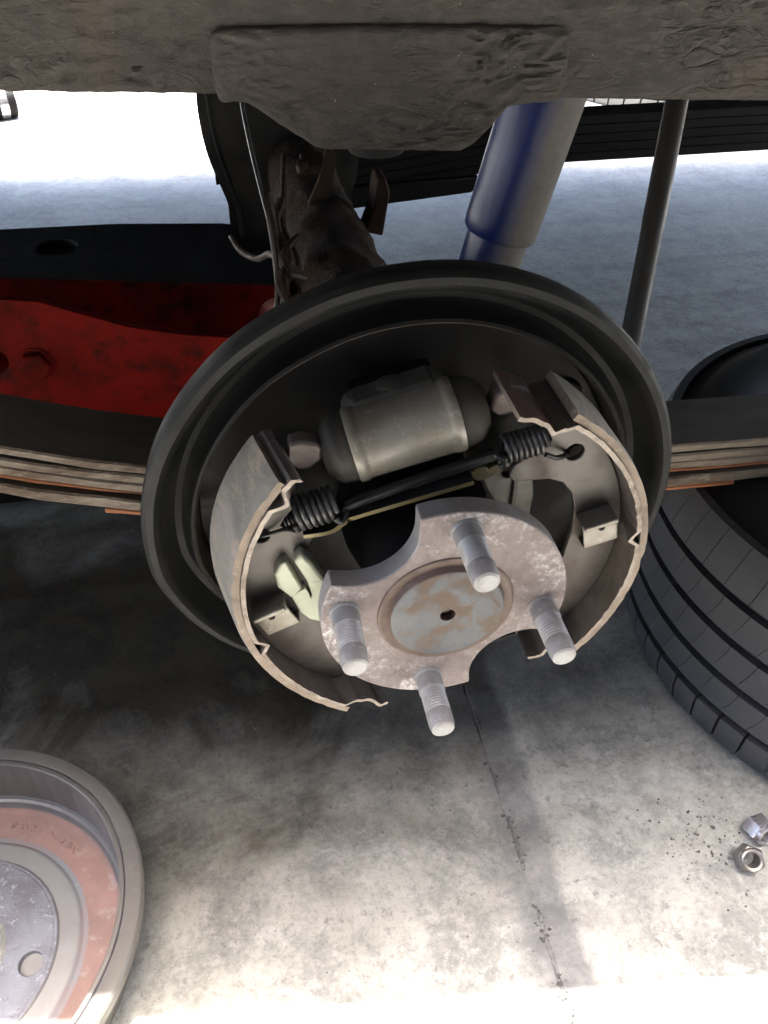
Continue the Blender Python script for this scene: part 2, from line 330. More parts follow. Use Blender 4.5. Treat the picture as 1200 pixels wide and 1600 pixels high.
# grit: crumbs in the joint and around the lug nuts
m = MB()
def crumb(x, y, r):
    c = Vector((x, y, r * .5)); q = []
    for d in ((1, 0, 0), (-1, 0, 0), (0, 1, 0), (0, -1, 0), (0, 0, 1), (0, 0, -.6)):
        q.append(m.bm.verts.new(c + Vector(d) * r * random.uniform(.55, 1.3)))
    for f in ((0, 2, 4), (2, 1, 4), (1, 3, 4), (3, 0, 4), (2, 0, 5), (1, 2, 5), (3, 1, 5), (0, 3, 5)): m.face([q[i] for i in f])
for i in range(230):
    y = random.uniform(-.19, .10); k = random.random()
    if noise.noise(Vector((1, y * 25, 0))) < -.12: continue
    crumb(JX + random.gauss(0, .0022), y, random.uniform(.0004, .0012) if k < .85 else random.uniform(.0012, .0020))
for i in range(130):
    crumb(random.gauss(.198, .018), random.gauss(-.087, .018), abs(random.gauss(0, .0005)) + .0003)
for i in range(60):
    crumb(random.uniform(-.19, .24), random.uniform(-.18, .09), abs(random.gauss(0, .0004)) + .00025)
tag(m.build('grit', M['grit'], smooth=5), kind='stuff')

# ------------------------------------------------------------------ truck body above (shades the place)
t = thing('truck_body', 'dark underside of the lifted truck body above the axle', 'truck body', (0, .55, 0), (0, 0, R(-7)))
m = MB(); m.box((0, .077, .600), (3.2, 1.614, .020)); m.build('floor_panel', M['body'], t, .004)
m = MB(); m.box((0, -.745, .72), (3.2, .03, .30)); m.build('side_panel', M['body'], t, .004)
m = MB(); m.box((0, .900, .835), (3.2, .03, 1.33)); m.build('side_panel', M['body'], t, .004)  # unseen far side, hung low to cut light on the far floor
for x in (-1.2, -.62, .66, 1.2):
    m = MB(); m.box((x, .1, .565), (.06, 1.2, .048)); m.build('cross_member', M['body'], t, .004)

# unseen wall added behind the camera to keep the low sky off the brake
t = thing('sky_block_wall', 'added sky-blocking wall, out of view behind the camera', 'wall', (0, -1.45, 0))
m = MB(); m.box((0, -.075, 1.4), (9, .15, 2.8)); m.build('blocker_panel', M['body'], t, .01)
m = MB(); m.box((0, -.075, 2.83), (9.1, .20, .06)); m.build('blocker_cap', M['body'], t, .01)

# ------------------------------------------------------------------ chassis rail with bump stop plate
t = thing('chassis_rail', 'thick dusty brown-grey chassis rail with wrinkled underseal across the top', 'chassis rail', (0, .16, AX + .183))
def wrinkle(p, k=1.0):
    q = Vector((p.x * 42, p.y * 60, p.z * 95))
    q2 = q + .9 * noise.noise_vector(q * .8)
    a = noise.noise(q2); b = 1 - abs(noise.noise(q2 * 1.7 + Vector((5, 1, 2))))
    msk = max(0, min(1, .5 + 1.6 * noise.noise(Vector((p.x * 9, 3.3, p.z * 11)))))
    return k * (.0007 * a + .0050 * (b - .75) * msk + .0005 * noise.noise(q * 5))
m = MB()
sec = []                                     # (y, z, normal) round the box section
W, Hh, rc = .062, .130, .006
for i in range(46): sec.append((0.0, rc + (Hh - 2 * rc) * i / 45, (-1, 0)))
for i in range(1, 6): a = R(180 - 90 * i / 6); sec.append((rc + rc * math.cos(a), Hh - rc + rc * math.sin(a), (math.cos(a), math.sin(a))))
for i in range(5): sec.append((rc + (W - 2 * rc) * i / 4, Hh, (0, 1)))
for i in range(5): sec.append((W, Hh - rc - (Hh - 2 * rc) * i / 4, (1, 0)))
for i in range(14): sec.append((W - rc - (W - 2 * rc) * i / 13, 0.0, (0, -1)))
for i in range(1, 6): a = R(270 - 90 * i / 6); sec.append((rc + rc * math.cos(a), rc + rc * math.sin(a), (math.cos(a), math.sin(a))))
xs = [-1.1 + .1 * i for i in range(8)] + [-.3 + .0032 * i for i in range(226)] + [.47 + .1 * i for i in range(8)]
prev = None
for x in xs:
    ring = []
    for y, z, n in sec:
        zz = z - .055 * x
        d = wrinkle(Vector((x, y, zz))) * (1 if n[1] > -.3 else .3)
        ring.append(m.bm.verts.new((x, y + n[0] * d, zz + n[1] * d)))
    if prev:
        for k in range(len(sec)): m.face([prev[k], prev[(k + 1) % len(sec)], ring[(k + 1) % len(sec)], ring[k]])
    prev = ring
m.build('rail_box', M['underseal'], t, smooth=60)
# plate welded on the outer face; hangs below the rail as the bump stop bracket
low = [(-.0835, .010), (-.0825, .0040), (-.080, .0020), (-.068, .0012), (-.060, -.003), (-.052, -.0095), (-.038, -.0185), (-.030, -.0245), (-.022, -.0262), (.020, -.0290), (.058, -.0315), (.066, -.027), (.0775, -.0165), (.084, -.0085), (.0965, -.0065), (.112, -.0070), (.1165, -.0045), (.1185, .002)]
top = [(-.0835, .030), (-.0815, .0355), (-.077, .0375), (.0, .0365), (.112, .0325), (.1165, .0295), (.1185, .023)]
def interp(pts, x):
    for a, b in zip(pts, pts[1:]):
        if a[0] <= x <= b[0]: return a[1] + (b[1] - a[1]) * (x - a[0]) / max(b[0] - a[0], 1e-9)
    return pts[-1][1]
m = MB(); cols = []; NX, NZ, PT = 110, 44, .0052
for i in range(NX + 1):
    x = -.0835 + (.1185 + .0835) * i / NX; l, h = interp(low, x), interp(top, x)
    l += .0009 * noise.noise(Vector((x * 160, 2, 2)))
    col = []
    for j in range(NZ + 1):
        f = j / NZ; z = l + (h - l) * f
        e = min(1, min(x + .0835, .1185 - x, z - l + .0, h - z) / .0035); e = max(e, 0) ** .5
        d = wrinkle(Vector((x, 9.3, z)), 1.15)
        col.append(m.bm.verts.new((x, -PT * (.35 + .65 * e) - d * e, z)))
    cols.append(col)
for a, b in zip(cols, cols[1:]):
    for j in range(NZ): m.face([a[j], b[j], b[j + 1], a[j + 1]])
bk = [[m.bm.verts.new((c[j].co.x, .004, c[j].co.z)) for j in (0, NZ)] for c in cols]
for i in range(NX):
    m.face([cols[i][0], bk[i][0], bk[i + 1][0], cols[i + 1][0]]); m.face([cols[i][NZ], cols[i + 1][NZ], bk[i + 1][1], bk[i][1]])
    m.face([bk[i][0], bk[i][1], bk[i + 1][1], bk[i + 1][0]])
m.build('bump_stop_plate', M['underseal'], t, smooth=60)
# rubber bump stop under the plate
m = MB(); m.cap_lathe([(.024, .0), (.026, -.012), (.022, -.026), (.017, -.034)], o=(.012, .030, -.004), axis=(0, 0, 1), seg=24)
m.build('bump_stop', M['rubber'], t)

# ------------------------------------------------------------------ rear axle
t = thing('rear_axle', 'rusty flaking rear axle tube running back from the brake', 'axle', (0, 0, AX))
m = MB(); pr = []
for i in range(90):
    y = .03 + .60 * i / 89; r = .040 + .003 * math.exp(-((y - .33) / .06) ** 2)
    if y > .42: r = .036
    pr.append((r, y))
m.cap_lathe(pr, axis=(0, 1, 0), seg=40)
for v in m.bm.verts:
    q = Vector((v.co.x * 50, v.co.y * 38, v.co.z * 50)); d = .0030 * noise.noise(q) + .0020 * noise.noise(q * 2.6) + .006 * max(0, noise.noise(q * .45) - .15)
    rad = Vector((v.co.x, 0, v.co.z)); 
    if rad.length > 1e-4: v.co += rad.normalized() * d
m.build('axle_tube', M['axle_rust'], t, smooth=60)
# weld collar, shock bracket, pipe clip
m = MB(); m.lathe([(.038, .195), (.049, .199), (.050, .212), (.047, .222), (.038, .226)], axis=(0, 1, 0), seg=36, wob=.03); m.build('weld_collar', M['axle_rust'], t)
m = MB(); m.plate([(-.004, .03), (.010, .052), (.014, .085), (.006, .088), (-.002, .060), (-.016, .034)], .40, .405); m.jitter(.001, 60)
m.build('pipe_bracket', M['brown_rust'], t, .0008)
m = MB(); m.box((-.006, .415, .070), (.020, .016, .014)); m.cap_lathe([(.007, 0), (.007, .008), (.005, .009)], o=(-.012, .40, .072), axis=(-1, -.2, .1), seg=6)
m.build('bracket_bolt', M['brown_rust'], t, .001)
m = MB(); m.plate([(.055, .005), (.062, .045), (.058, .058), (.050, .058), (.046, .03), (.038, .01)], .40, .43); m.build('spring_pad', M['brown_rust'], t, .002)
m = MB(); m.plate([(.03, -.03), (.10, -.005), (.122, -.006), (.132, .012), (.122, .030), (.10, .028), (.035, .022)], .215, .222); m.build('shock_bracket', M['axle_rust'], t, .0015)

# ------------------------------------------------------------------ leaf springs
def leafz(x): return -.014 - .04 * x + (.725 * max(x, -.26) ** 2 - .33 * min(0, x + .26) if x < 0 else 0)
def leaf_pts(zoff, x0, x1, n=40): return [(x0 + (x1 - x0) * i / n, leafz(x0 + (x1 - x0) * i / n) + zoff) for i in range(n + 1)]
def make_leaf(x0, x1, zt, th, y0, y1, jit=1.0):
    m = MB(); up = leaf_pts(zt, x0, x1); prev = None
    for i, (x, z) in enumerate(up):
        e = .0014 * jit * noise.noise(Vector((x * 40, zt * 900, 1))); e2 = .0012 * jit * noise.noise(Vector((x * 60, zt * 900, 4)))
        c = .0012
        pts = [(y0 + e, z - c), (y0 + c + e, z), (y1 - c, z), (y1, z - c), (y1, z - th + c), (y1 - c, z - th), (y0 + c + e, z - th + e2), (y0 + e, z - th + c + e2)]
        ring = [m.bm.verts.new((x, y, zz)) for y, zz in pts]
        if prev:
            for k in range(8):
                m.mi = 1 if k in (7, 0) else 0
                m.face([prev[k], prev[(k + 1) % 8], ring[(k + 1) % 8], ring[k]])
        else: m.face(ring[::-1])
        prev = ring
    m.face(prev); m.mi = 0
    return m
t = thing('leaf_spring', 'rusty stacked leaf spring passing behind the drum brake', 'leaf spring', (0, 0, AX))
for (x0, x1, zt, th, y0, mat2) in ((-.60, .60, 0.0, .0068, .0700, 'leaf_edge'), (-.50, .55, -.0074, .0068, .0688, 'leaf_edge'), (-.42, .45, -.0148, .0068, .0705, 'leaf_edge'), (-.36, .36, -.0262, .0084, .0678, 'leaf_edge')):
    make_leaf(x0, x1, zt, th, y0, .126).build('leaf', [M['leaf'], M[mat2]], t, smooth=30)
make_leaf(-.40, .34, -.0221, .0036, .0722, .124).build('liner_strip', [M['orange_rust'], M['orange_rust']], t, smooth=30)
make_leaf(-.180, .25, -.0351, .0044, .0690, .122).build('short_leaf', [M['orange_rust'], M['orange_rust']], t, smooth=30)

# far leaf spring
t = thing('leaf_spring', 'black silhouetted leaf spring under the far side with stepped pad', 'leaf spring', (-.0167, .851, .324), size=.8)
for k, (x0, x1, zo) in enumerate(((-.1, 1.5, 0), (0.0, 1.4, -.0160), (.05, 1.3, -.0320), (.08, 1.25, -.0480), (.10, 1.2, -.0640))):
    m = MB(); prev = None
    for i in range(31):
        x = x0 + (x1 - x0) * i / 30; z = -.103 - .12 * max(0, .52 - x) ** 1.25 + zo
        ring = [m.bm.verts.new((x, y, zz)) for y, zz in ((0, z), (.06, z), (.06, z - .0157), (0, z - .0157))]
        if prev:
            for q in range(4): m.face([prev[q], prev[(q + 1) % 4], ring[(q + 1) % 4], ring[q]])
        else: m.face(ring[::-1])
        prev = ring
    m.face(prev); m.build('leaf', M['black_paint'], t, .0012)
m = MB(); m.plate([(.05, -.245), (.36, -.224), (.371, -.207), (.371, -.195), (.05, -.20)], -.008, .07); m.build('spring_pad', M['black_paint'], t, .003)

# ------------------------------------------------------------------ shock absorber and steel rod
d = Vector((.1415 - .1174, 0, .156 - .0608)); ax = d.normalized()
t = thing('shock_absorber', 'blue tube shock absorber coated with grey dust on its right side', 'shock absorber', (.1174, .25, AX + .0608))
t.rotation_euler = (0, math.atan2(ax.x, ax.z), 0)
m = MB(); m.cap_lathe([(.0262, .0), (.0282, .003), (.0285, .012), (.0285, .20), (.024, .206)], seg=48); m.build('dust_tube', M['shock_blue'], t)
m = MB(); m.cap_lathe([(.0225, -.085), (.0238, -.080), (.0238, .004)], seg=40); m.build('body_tube', M['shock_blue'], t)
m = MB(); m.lathe([(.010, -.012), (.018, -.012), (.018, .012), (.010, .012)], o=(0, 0, -.10), axis=(0, 1, 0), seg=24, closed=True); m.build('mount_eye', M['black_paint'], t)
t = thing('steel_rod', 'dark slim steel rod slanting down right of the shock absorber', 'rod', (.182, .14, AX))
a = Vector((.001, -.004, .012)); b = Vector((.2415 - .182, .11, .166))
m = MB(); m.tube([a + (b - a) * i / 12 for i in range(-2, 14)], [.0072] * 3 + [.0076] * 5 + [.0080] * 8, 20); m.build('rod_shaft', M['conduit'], t)

# ------------------------------------------------------------------ brake lines along the axle
def smooth_path(pts, n=10):
    P = [Vector(p) for p in pts]; out = []
    for i in range(len(P) - 1):
        p0, p1, p2, p3 = P[max(i - 1, 0)], P[i], P[i + 1], P[min(i + 2, len(P) - 1)]
        for k in range(n):
            u = k / n
            out.append(.5 * ((2 * p1) + (p2 - p0) * u + (2 * p0 - 5 * p1 + 4 * p2 - p3) * u * u + (3 * p1 - p0 - 3 * p2 + p3) * u ** 3))
    return out + [P[-1]]
t = thing('brake_cable', 'thin grey parking brake cable hanging left of the axle', 'cable', (0, 0, AX))
m = MB(); m.tube(smooth_path([(-.064, .31, .175), (-.0655, .30, .152), (-.063, .28, .125), (-.0572, .25, .090), (-.0525, .225, .072), (-.0522, .20, .062), (-.056, .17, .052), (-.060, .12, .040)]), .0016, 8)
m.build('inner_cable', M['spring_grey'], t)
m = MB(); m.tube(smooth_path([(-.056, .262, .098), (-.054, .232, .074), (-.055, .20, .055), (-.060, .16, .045), (-.062, .10, .030), (-.060, .05, .02)]), .0036, 10); m.build('cable_sheath', M['rust_steel'], t)
t = thing('brake_pipe', 'twisted rusty brake pipe tied along the axle tube', 'pipe', (0, 0, AX))
m = MB(); m.tube(smooth_path([(-.030, .42, .075), (-.040, .32, .075), (-.046, .26, .072), (-.040, .225, .060), (-.048, .19, .050), (-.042, .15, .048), (-.049, .11, .045), (-.047, .05, .030)]), .0030, 10); m.build('pipe_line', M['brown_rust'], t)
m = MB(); m.tube(smooth_path([(-.0842, .35, .0348), (-.078, .33, .030), (-.0662, .30, .0345), (-.058, .27, .050), (-.054, .24, .06)]), .0026, 8); m.build('flexible_hose', M['rust_steel'], t)
for pts, r in (([(-.044, .29, .082), (-.052, .25, .078), (-.047, .22, .068), (-.054, .19, .060), (-.048, .16, .050), (-.055, .12, .044), (-.050, .07, .030)], .0040),
               ([(-.036, .25, .070), (-.050, .215, .070), (-.043, .19, .054), (-.052, .165, .056), (-.046, .13, .046), (-.040, .09, .034)], .0028)):
    m = MB(); sp_ = smooth_path(pts); m.tube(sp_, [r * (1 + .35 * noise.noise(p * 90)) for p in sp_], 8); m.jitter(.0008, 90); m.build('pipe_line', M['brown_rust'], t)
m = MB(); m.box((-.047, .205, .058), (.016, .014, .016), (.3, .5, .4)); m.build('pipe_clip', M['rust_steel'], t, .002)

# ------------------------------------------------------------------ drum brake
B = thing('drum_brake', 'opened rear drum brake with rusty hub flange and four studs', 'drum brake', (0, 0, AX))
Yd = (0, 1, 0)
m = MB()
prof = [(.1180, .0240), (.1195, .0225), (.1205, .0180), (.1210, .0060), (.1218, .0012), (.1230, .0000), (.1243, .0012), (.1252, .0060), (.1268, .0110), (.1295, .0135), (.1330, .0125), (.1365, .0080), (.1392, .0020), (.1412, -.0020), (.1435, -.0040), (.1470, -.0036), (.1494, -.0012), (.1502, .0030), (.1498, .0090), (.1480, .0110), (.1462, .0090), (.1440, .0050), (.1400, .0100), (.1350, .0170), (.1290, .0190), (.1230, .0175), (.1215, .0260), (.1180, .0265)]
mt = [0] * 27
for j in (2, 3, 4): mt[j] = 1
m.lathe(prof, axis=Yd, seg=200, mats=mt, wob=.004)
def cut(a):                           # the pressing is trimmed towards its foot
    a %= 360
    return interp([(186, 1.0), (198, .973), (212, .940), (230, .885), (250, .80), (290, .80), (312, .90), (328, .96), (345, 1.0)], a) if 186 < a < 345 else 1.0
for v in m.bm.verts:
    k = cut(math.degrees(math.atan2(v.co.z, v.co.x))); v.co.x *= k; v.co.z *= k
bp = m.build('backing_plate', [M['plate_lip'], M['rust_steel']], B)
m = MB(); m.plate([(p[0] * cut(math.degrees(math.atan2(p[1], p[0]))), p[1] * cut(math.degrees(math.atan2(p[1], p[0])))) for p in circ(0, 0, .1195, 96)], .0225, .0262, [circ(0, 0, .036, 32)]); 
m.build('plate_web', M['plate_dark'], bp, .0004)
for (a, rr, le) in ((20, .098, .03), (-25, .098, .03), (200, .098, .03), (155, .098, .03)):
    pass
# embossed pads and the anchor block at the bottom
for a in (10, 190, 320, 35):
    m = MB(); m.cap_lathe([(.012, .0215), (.0105, .0185), (.009, .0180)], o=(.104 * math.cos(R(a)), 0, .104 * math.sin(R(a))), axis=Yd, seg=20); m.build('shoe_pad', M['plate_dark'], bp)
m = MB(); m.plate([(-.024, -.086), (.024, -.086), (.022, -.106), (-.022, -.106)], -.030, .022); m.build('anchor_block', M['rust_steel'], B, .002)
m = MB(); m.cap_lathe([(.034, -.056), (.036, -.050), (.037, -.02), (.042, .0), (.043, .0235)], axis=Yd, seg=48); m.build('axle_seal_housing', M['black_paint'], B)

# hub flange
def flange_outline(Rf):
    pts = []
    def scal(ca, cr, rad):               # scallop circle centre angle, distance, radius
        return Vector((cr * math.cos(R(ca)), cr * math.sin(R(ca)))), rad
    cuts = [scal(129, .0690, .0288), scal(-50, .0690, .0285)]
    n = 240
    for i in range(n):
        a = 2 * math.pi * i / n; p = Vector((math.cos(a), math.sin(a)))
        r = Rf
        for c, rad in cuts:              # march the ray out to the scallop edge
            b = p.dot(c); dsc = b * b - (c.length_squared - rad * rad)
            if dsc > 0:
                t0 = b - math.sqrt(dsc)
                if 0 < t0 < r: r = t0
        pts.append((p.x * r, p.y * r))
    return pts
m = MB(); m.plate(flange_outline(.0632), -.0687, -.0570)
m.bm.normal_update()
for f in m.bm.faces:
    f.material_index = 0 if abs(f.normal.y) > .7 else 1
fl = m.build('hub_flange', [M['flange'], M['flange_edge']], B, .0008, seg=2)
m = MB(); m.lathe([(.0355, -.0683), (.0350, -.0694), (.0338, -.0698), (.0318, -.0692), (.0303, -.0690), (.0296, -.0700), (.0295, -.0714), (.0290, -.0723), (.0278, -.0727), (.0040, -.0727), (.0036, -.0720), (.0032, -.0690), (.00001, -.0680)], axis=Yd, seg=72, mats=[0, 0, 0, 0, 0, 0, 0, 1, 1, 2, 2, 2], wob=.006)
m.build('hub_centre', [M['hub_rust'], M['hub_disc'], M['brown_rust']], fl)
# studs: lathe with thread ridges
PHI = R(81.8); RP = .0517
def stud_mesh():
    m = MB()
    p = [(.0076, -.066), (.0078, -.0690), (.0074, -.0700), (.0071, -.0703), (.0071, -.0790), (.0066, -.0797)]
    y = -.0800
    while y > -.0935: p += [(.0067, y), (.0062, y - .0009)]; y -= .0017
    p += [(.0066, y), (.0067, y - .0004), (.0066, -.1000), (.0060, -.1030), (.0048, -.1036)]
    m.cap_lathe(p, axis=Yd, seg=28)
    return m
s0 = None
for k in range(4):
    if s0 is None:
        s0 = stud_mesh().build('wheel_stud', M['stud_zinc'], fl, smooth=25); o = s0
    else:
        o = link(s0.copy()); o.parent = fl
    a = PHI + k * math.pi / 2; o.location = (RP * math.cos(a), 0, RP * math.sin(a)); o.rotation_euler = (0, .7 * k, 0)

# ---- brake shoes
def interp(pts, x):                   # smooth piecewise offset
    if x <= pts[0][0]: return pts[0][1]
    for p, q in zip(pts, pts[1:]):
        if x <= q[0]:
            f = (x - p[0]) / (q[0] - p[0]); return p[1] + (q[1] - p[1]) * (3 * f * f - 2 * f * f * f)
    return pts[-1][1]
def table_strip(a0, a1, notch, tips, y0, y1, Rt, th=.0024):
    """curved shoe table; radius follows Rt, waves at both tips, nib notch on the front edge"""
    m = MB(); n = 260; NY = 8; prev = None
    for i in range(n + 1):
        a = a0 + (a1 - a0) * i / n; r0 = Rt
        r0 += interp(tips, a)
        ring = []
        for layer in (0, 1):
            for j in range(NY + 1):
                f = j / NY; y = y0 + (y1 - y0) * f; r = r0 - th * layer
                if f < .5:
                    dn = abs(a - notch)
                    r -= .0050 * max(0, 1 - dn / 2.6) ** .8 * (1 - f / .5) ** 1.0
                r += .0004 * noise.noise(Vector((a * .25, f * 2, 1)))
                yj = y + (.0007 * noise.noise(Vector((a * .5, 3, 3))) if j == 0 else 0)
                ring.append(m.bm.verts.new((r * math.cos(R(a)), yj, r * math.sin(R(a)))))
        order = list(range(NY + 1)) + list(range(2 * NY + 1, NY, -1))
        ring = [ring[q] for q in order]
        if prev:
            L = len(ring)
            for k in range(L):
                m.mi = 1 if k == L - 1 else (2 if (a > 59 and a < 90) or a > 252 else 0)
                m.face([prev[k], prev[(k + 1) % L], ring[(k + 1) % L], ring[k]])
        else: m.mi = 1; m.face(ring[::-1])
        prev = ring
    m.mi = 1; m.face(prev); m.mi = 0
    return m
def lining_strip(a0, a1, y0, y1, r0, r1, skew=0.0):
    m = MB(); n = 90; NY = 10; prev = None
    for i in range(n + 1):
        ring = []
        for layer in (0, 1):
            for j in range(NY + 1):
                f = j / NY; a = a0 + (a1 - a0) * i / n
                r = (r1, r0)[layer]
                e = min(f, 1 - f) * (y1 - y0); 
                if layer == 0: r -= .0006 * max(0, 1 - e / .0020) + .00025 * max(0, noise.noise(Vector((a * .12, f * 26, 4)))); 
                y = y0 + (y1 - y0) * f + (.0004 * noise.noise(Vector((a * .8, 6, layer))) if j in (0, NY) else 0)
                if j == 0: r -= .0014 * max(0, noise.noise(Vector((a * .22, 9, 2)))) * (1 if layer == 0 else 0)
                ring.append(m.bm.verts.new((r * math.cos(R(a)), y, r * math.sin(R(a)))))
        order = list(range(NY + 1)) + list(range(2 * NY + 1, NY, -1)); ring = [ring[q] for q in order]
        if prev:
            L = len(ring)
            for k in range(L): m.mi = 1 if k == L - 1 else 0; m.face([prev[k], prev[(k + 1) % L], ring[(k + 1) % L], ring[k]])
        else: m.mi = 1; m.face(ring[::-1])
        prev = ring
    m.mi = 1; m.face(prev); m.mi = 0
    return m
YF, YB, RT = -.0500, -.0080, .1108
def tilt(m, k):                        # shoe sitting askew: its front edge leans k metres towards +x
    for v in m.bm.verts: v.co.x += k * (YB - v.co.y) / (YB - YF)
    return m
def shoe(a_lin0, a_lin1, ext0, ext1, notch, web, holes, k, tips):
    tab = tilt(table_strip(a_lin0 - ext0, a_lin1 + ext1, notch, tips, YF, YB, RT), k).build('brake_shoe', [M['shoe_steel'], M['shoe_edge'], M['tip_rust']], B, smooth=35)
    tilt(lining_strip(a_lin0, a_lin1, YF + .0012, YB - .0012, RT + .0002, RT + .0048), k).build('lining', [M['lining'], M['lining_edge']], tab, smooth=35)
    m = MB(); m.plate(web, -.0300, -.0262, holes); tilt(m, k).build('shoe_web', M['shoe_web'], tab, .0006)
    return tab
RW = RT - .0030
# leading shoe (left in the picture)
webL = arc(0, 0, RW, 140, 250, 70) + [(-.0240, -.0960), (-.0270, -.0870), (-.0360, -.0740), (-.0480, -.0620), (-.0560, -.0500), (-.0640, -.0380), (-.0690, -.0230), (-.0700, -.0080), (-.0700, .0060), (-.0690, .0170), (-.0660, .0250), (-.0645, .0310), (-.0700, .0350), (-.0790, .0322), (-.0820, .0350), (-.0790, .0400), (-.0740, .0460), (-.0715, .0540), (-.0740, .0640)]
shL = shoe(138.0, 238.5, 3.5, 10.5, 196.5, webL, [circ(-.0925, .0300, .0048, 16)], .0100,
    [(134.5, -.0012), (136.0, .0012), (139.2, .0010), (142.8, -.0044), (146.5, 0), (235.5, 0), (238.8, -.0070), (242.5, -.0095), (247.2, -.0062), (249, -.0090)])
webR = arc(0, 0, RW, -53, 58, 70) + [(.0520, .0850), (.0570, .0760), (.0600, .0690), (.0560, .0640), (.0480, .0600), (.0420, .0560), (.0400, .0500), (.0430, .0455), (.0500, .0450), (.0620, .0445), (.0700, .0410), (.0760, .0330), (.0790, .0230), (.0800, .0060), (.0780, -.0120), (.0740, -.0300), (.0680, -.0450), (.0600, -.0580), (.0540, -.0680)]
shR = shoe(-40.5, 57.0, 11, 14, 7.0, webR, [circ(.0735, .0600, .0050, 16)], 0,
    [(-51.5, -.0165), (-47, -.0128), (-43, -.0142), (-39.5, -.0040), (-37.5, 0), (54.8, 0), (57.5, -.0042), (59.5, -.0080), (63, -.0056), (67, -.0050), (70.5, -.0062)])
# hold-down clips: folded spring steel with a pin head, lying on each web
def clip(parent, x, z, ang, sc_=1.0):
    m = MB(); path = [(-.0090, -.0305), (-.0088, -.0370), (-.0080, -.0400), (-.0060, -.0412), (.0095, -.0392), (.0105, -.0370), (.0108, -.0305)]
    prev = None; wd = .0095
    ca, sa = math.cos(R(ang)), math.sin(R(ang))
    def T(u, y, v): return (x + u * ca - v * sa, y, z + u * sa + v * ca)
    for i, (v, y) in enumerate(path):
        ring = [m.bm.verts.new(T(-wd, y, -v)), m.bm.verts.new(T(wd, y, -v)), m.bm.verts.new(T(wd, y + .0012, -v * .88)), m.bm.verts.new(T(-wd, y + .0012, -v * .88))]
        if prev:
            for k in range(4): m.face([prev[k], prev[(k + 1) % 4], ring[(k + 1) % 4], ring[k]])
        else: m.face(ring[::-1])
        prev = ring
    m.face(prev)
    o = m.build('hold_down_clip', M['cast_grey'], parent, .0005, smooth=50)
    m = MB(); m.box(T(0, -.0420, .0088), (.0185, .0050, .0030), (0, R(-ang), 0)); m.build('clip_lip', M['cast_grey'], parent, .0008)
    m = MB(); m.cap_lathe([(.0019, -.0405), (.0019, -.0435), (.0010, -.0440)], o=T(.0, 0, .0062), axis=Yd, seg=12)
    m.build('pin_head', M['black_paint'], parent, .0003)
clip(shR, .0915, .0120, 14); clip(shL, -.0845, -.0215, 22)

# ---- wheel cylinder
cA = Vector((-.0375, -.0160, .0692)); cB = Vector((.0135, -.0160, .0812)); cx = (cB - cA).normalized(); L = (cB - cA).length
m = MB(); m.cap_lathe([(.0170, -.0012), (.0186, -.0010), (.0191, .0002), (.0191, .0034), (.0185, .0044), (.0183, .0060), (.0183, L - .0060), (.0185, L - .0044), (.0191, L - .0034), (.0191, L - .0002), (.0186, L + .0010), (.0170, L + .0012)], o=cA, axis=cx, seg=56, wob=.01)
wc = m.build('wheel_cylinder', M['cast_grey'], B)
def boot(o, axis, nm):
    m = MB(); m.cap_lathe([(.0168, .0), (.0176, .0012), (.0177, .0040), (.0172, .0062), (.0174, .0074), (.0164, .0098), (.0142, .0126), (.0118, .0142), (.0110, .0152), (.0078, .0156), (.0070, .0150)], o=o, axis=axis, seg=40)
    m.build('dust_boot', M['rubber_boot'], wc)
boot(cA, -cx, 'a'); boot(cB, cx, 'b')
zu = Vector((-cx.z, 0, cx.x))
m = MB()
for f_, rr, hh in ((.16, .0080, .0065), (.50, .0100, .0075), (.84, .0080, .0065)):
    o = cA + cx * L * f_ + zu * .0120 + Vector((0, .014, 0)); m.cap_lathe([(rr * 1.1, 0), (rr, hh * .6), (rr * .8, hh), (rr * .5, hh * 1.1)], o=o, axis=zu, seg=24)
m.box(cA + cx * L * .5 + zu * .0135 + Vector((0, .0125, 0)), (.042, .016, .012), (0, -math.atan2(cx.z, cx.x), 0)); m.jitter(.0006, 160); m.build('casting_boss', M['cast_dark'], wc, .002)
m = MB()
c0 = cA + cx * L * .5 + Vector((0, .019, .002)); m.box(c0, (.044, .022, .034), (0, -math.atan2(cx.z, cx.x), 0)); m.build('mounting_foot', M['black_paint'], wc, .003)
# push rods between the pistons and the shoe tips
m = MB(); m.plate([(-.0700, .0660), (-.0690, .0790), (-.0630, .0800), (-.0560, .0780), (-.0530, .0740), (-.0540, .0680), (-.0590, .0630), (-.0650, .0630)], -.0240, -.0140); m.build('push_rod', M['pink_rust'], B, .0016)
m = MB(); m.plate([(.0290, .0860), (.0310, .0950), (.0390, .0990), (.0470, .0970), (.0500, .0900), (.0470, .0840), (.0400, .0825), (.0340, .0820)], -.0240, -.0130); m.build('push_rod', M['pink_rust'], B, .0016)

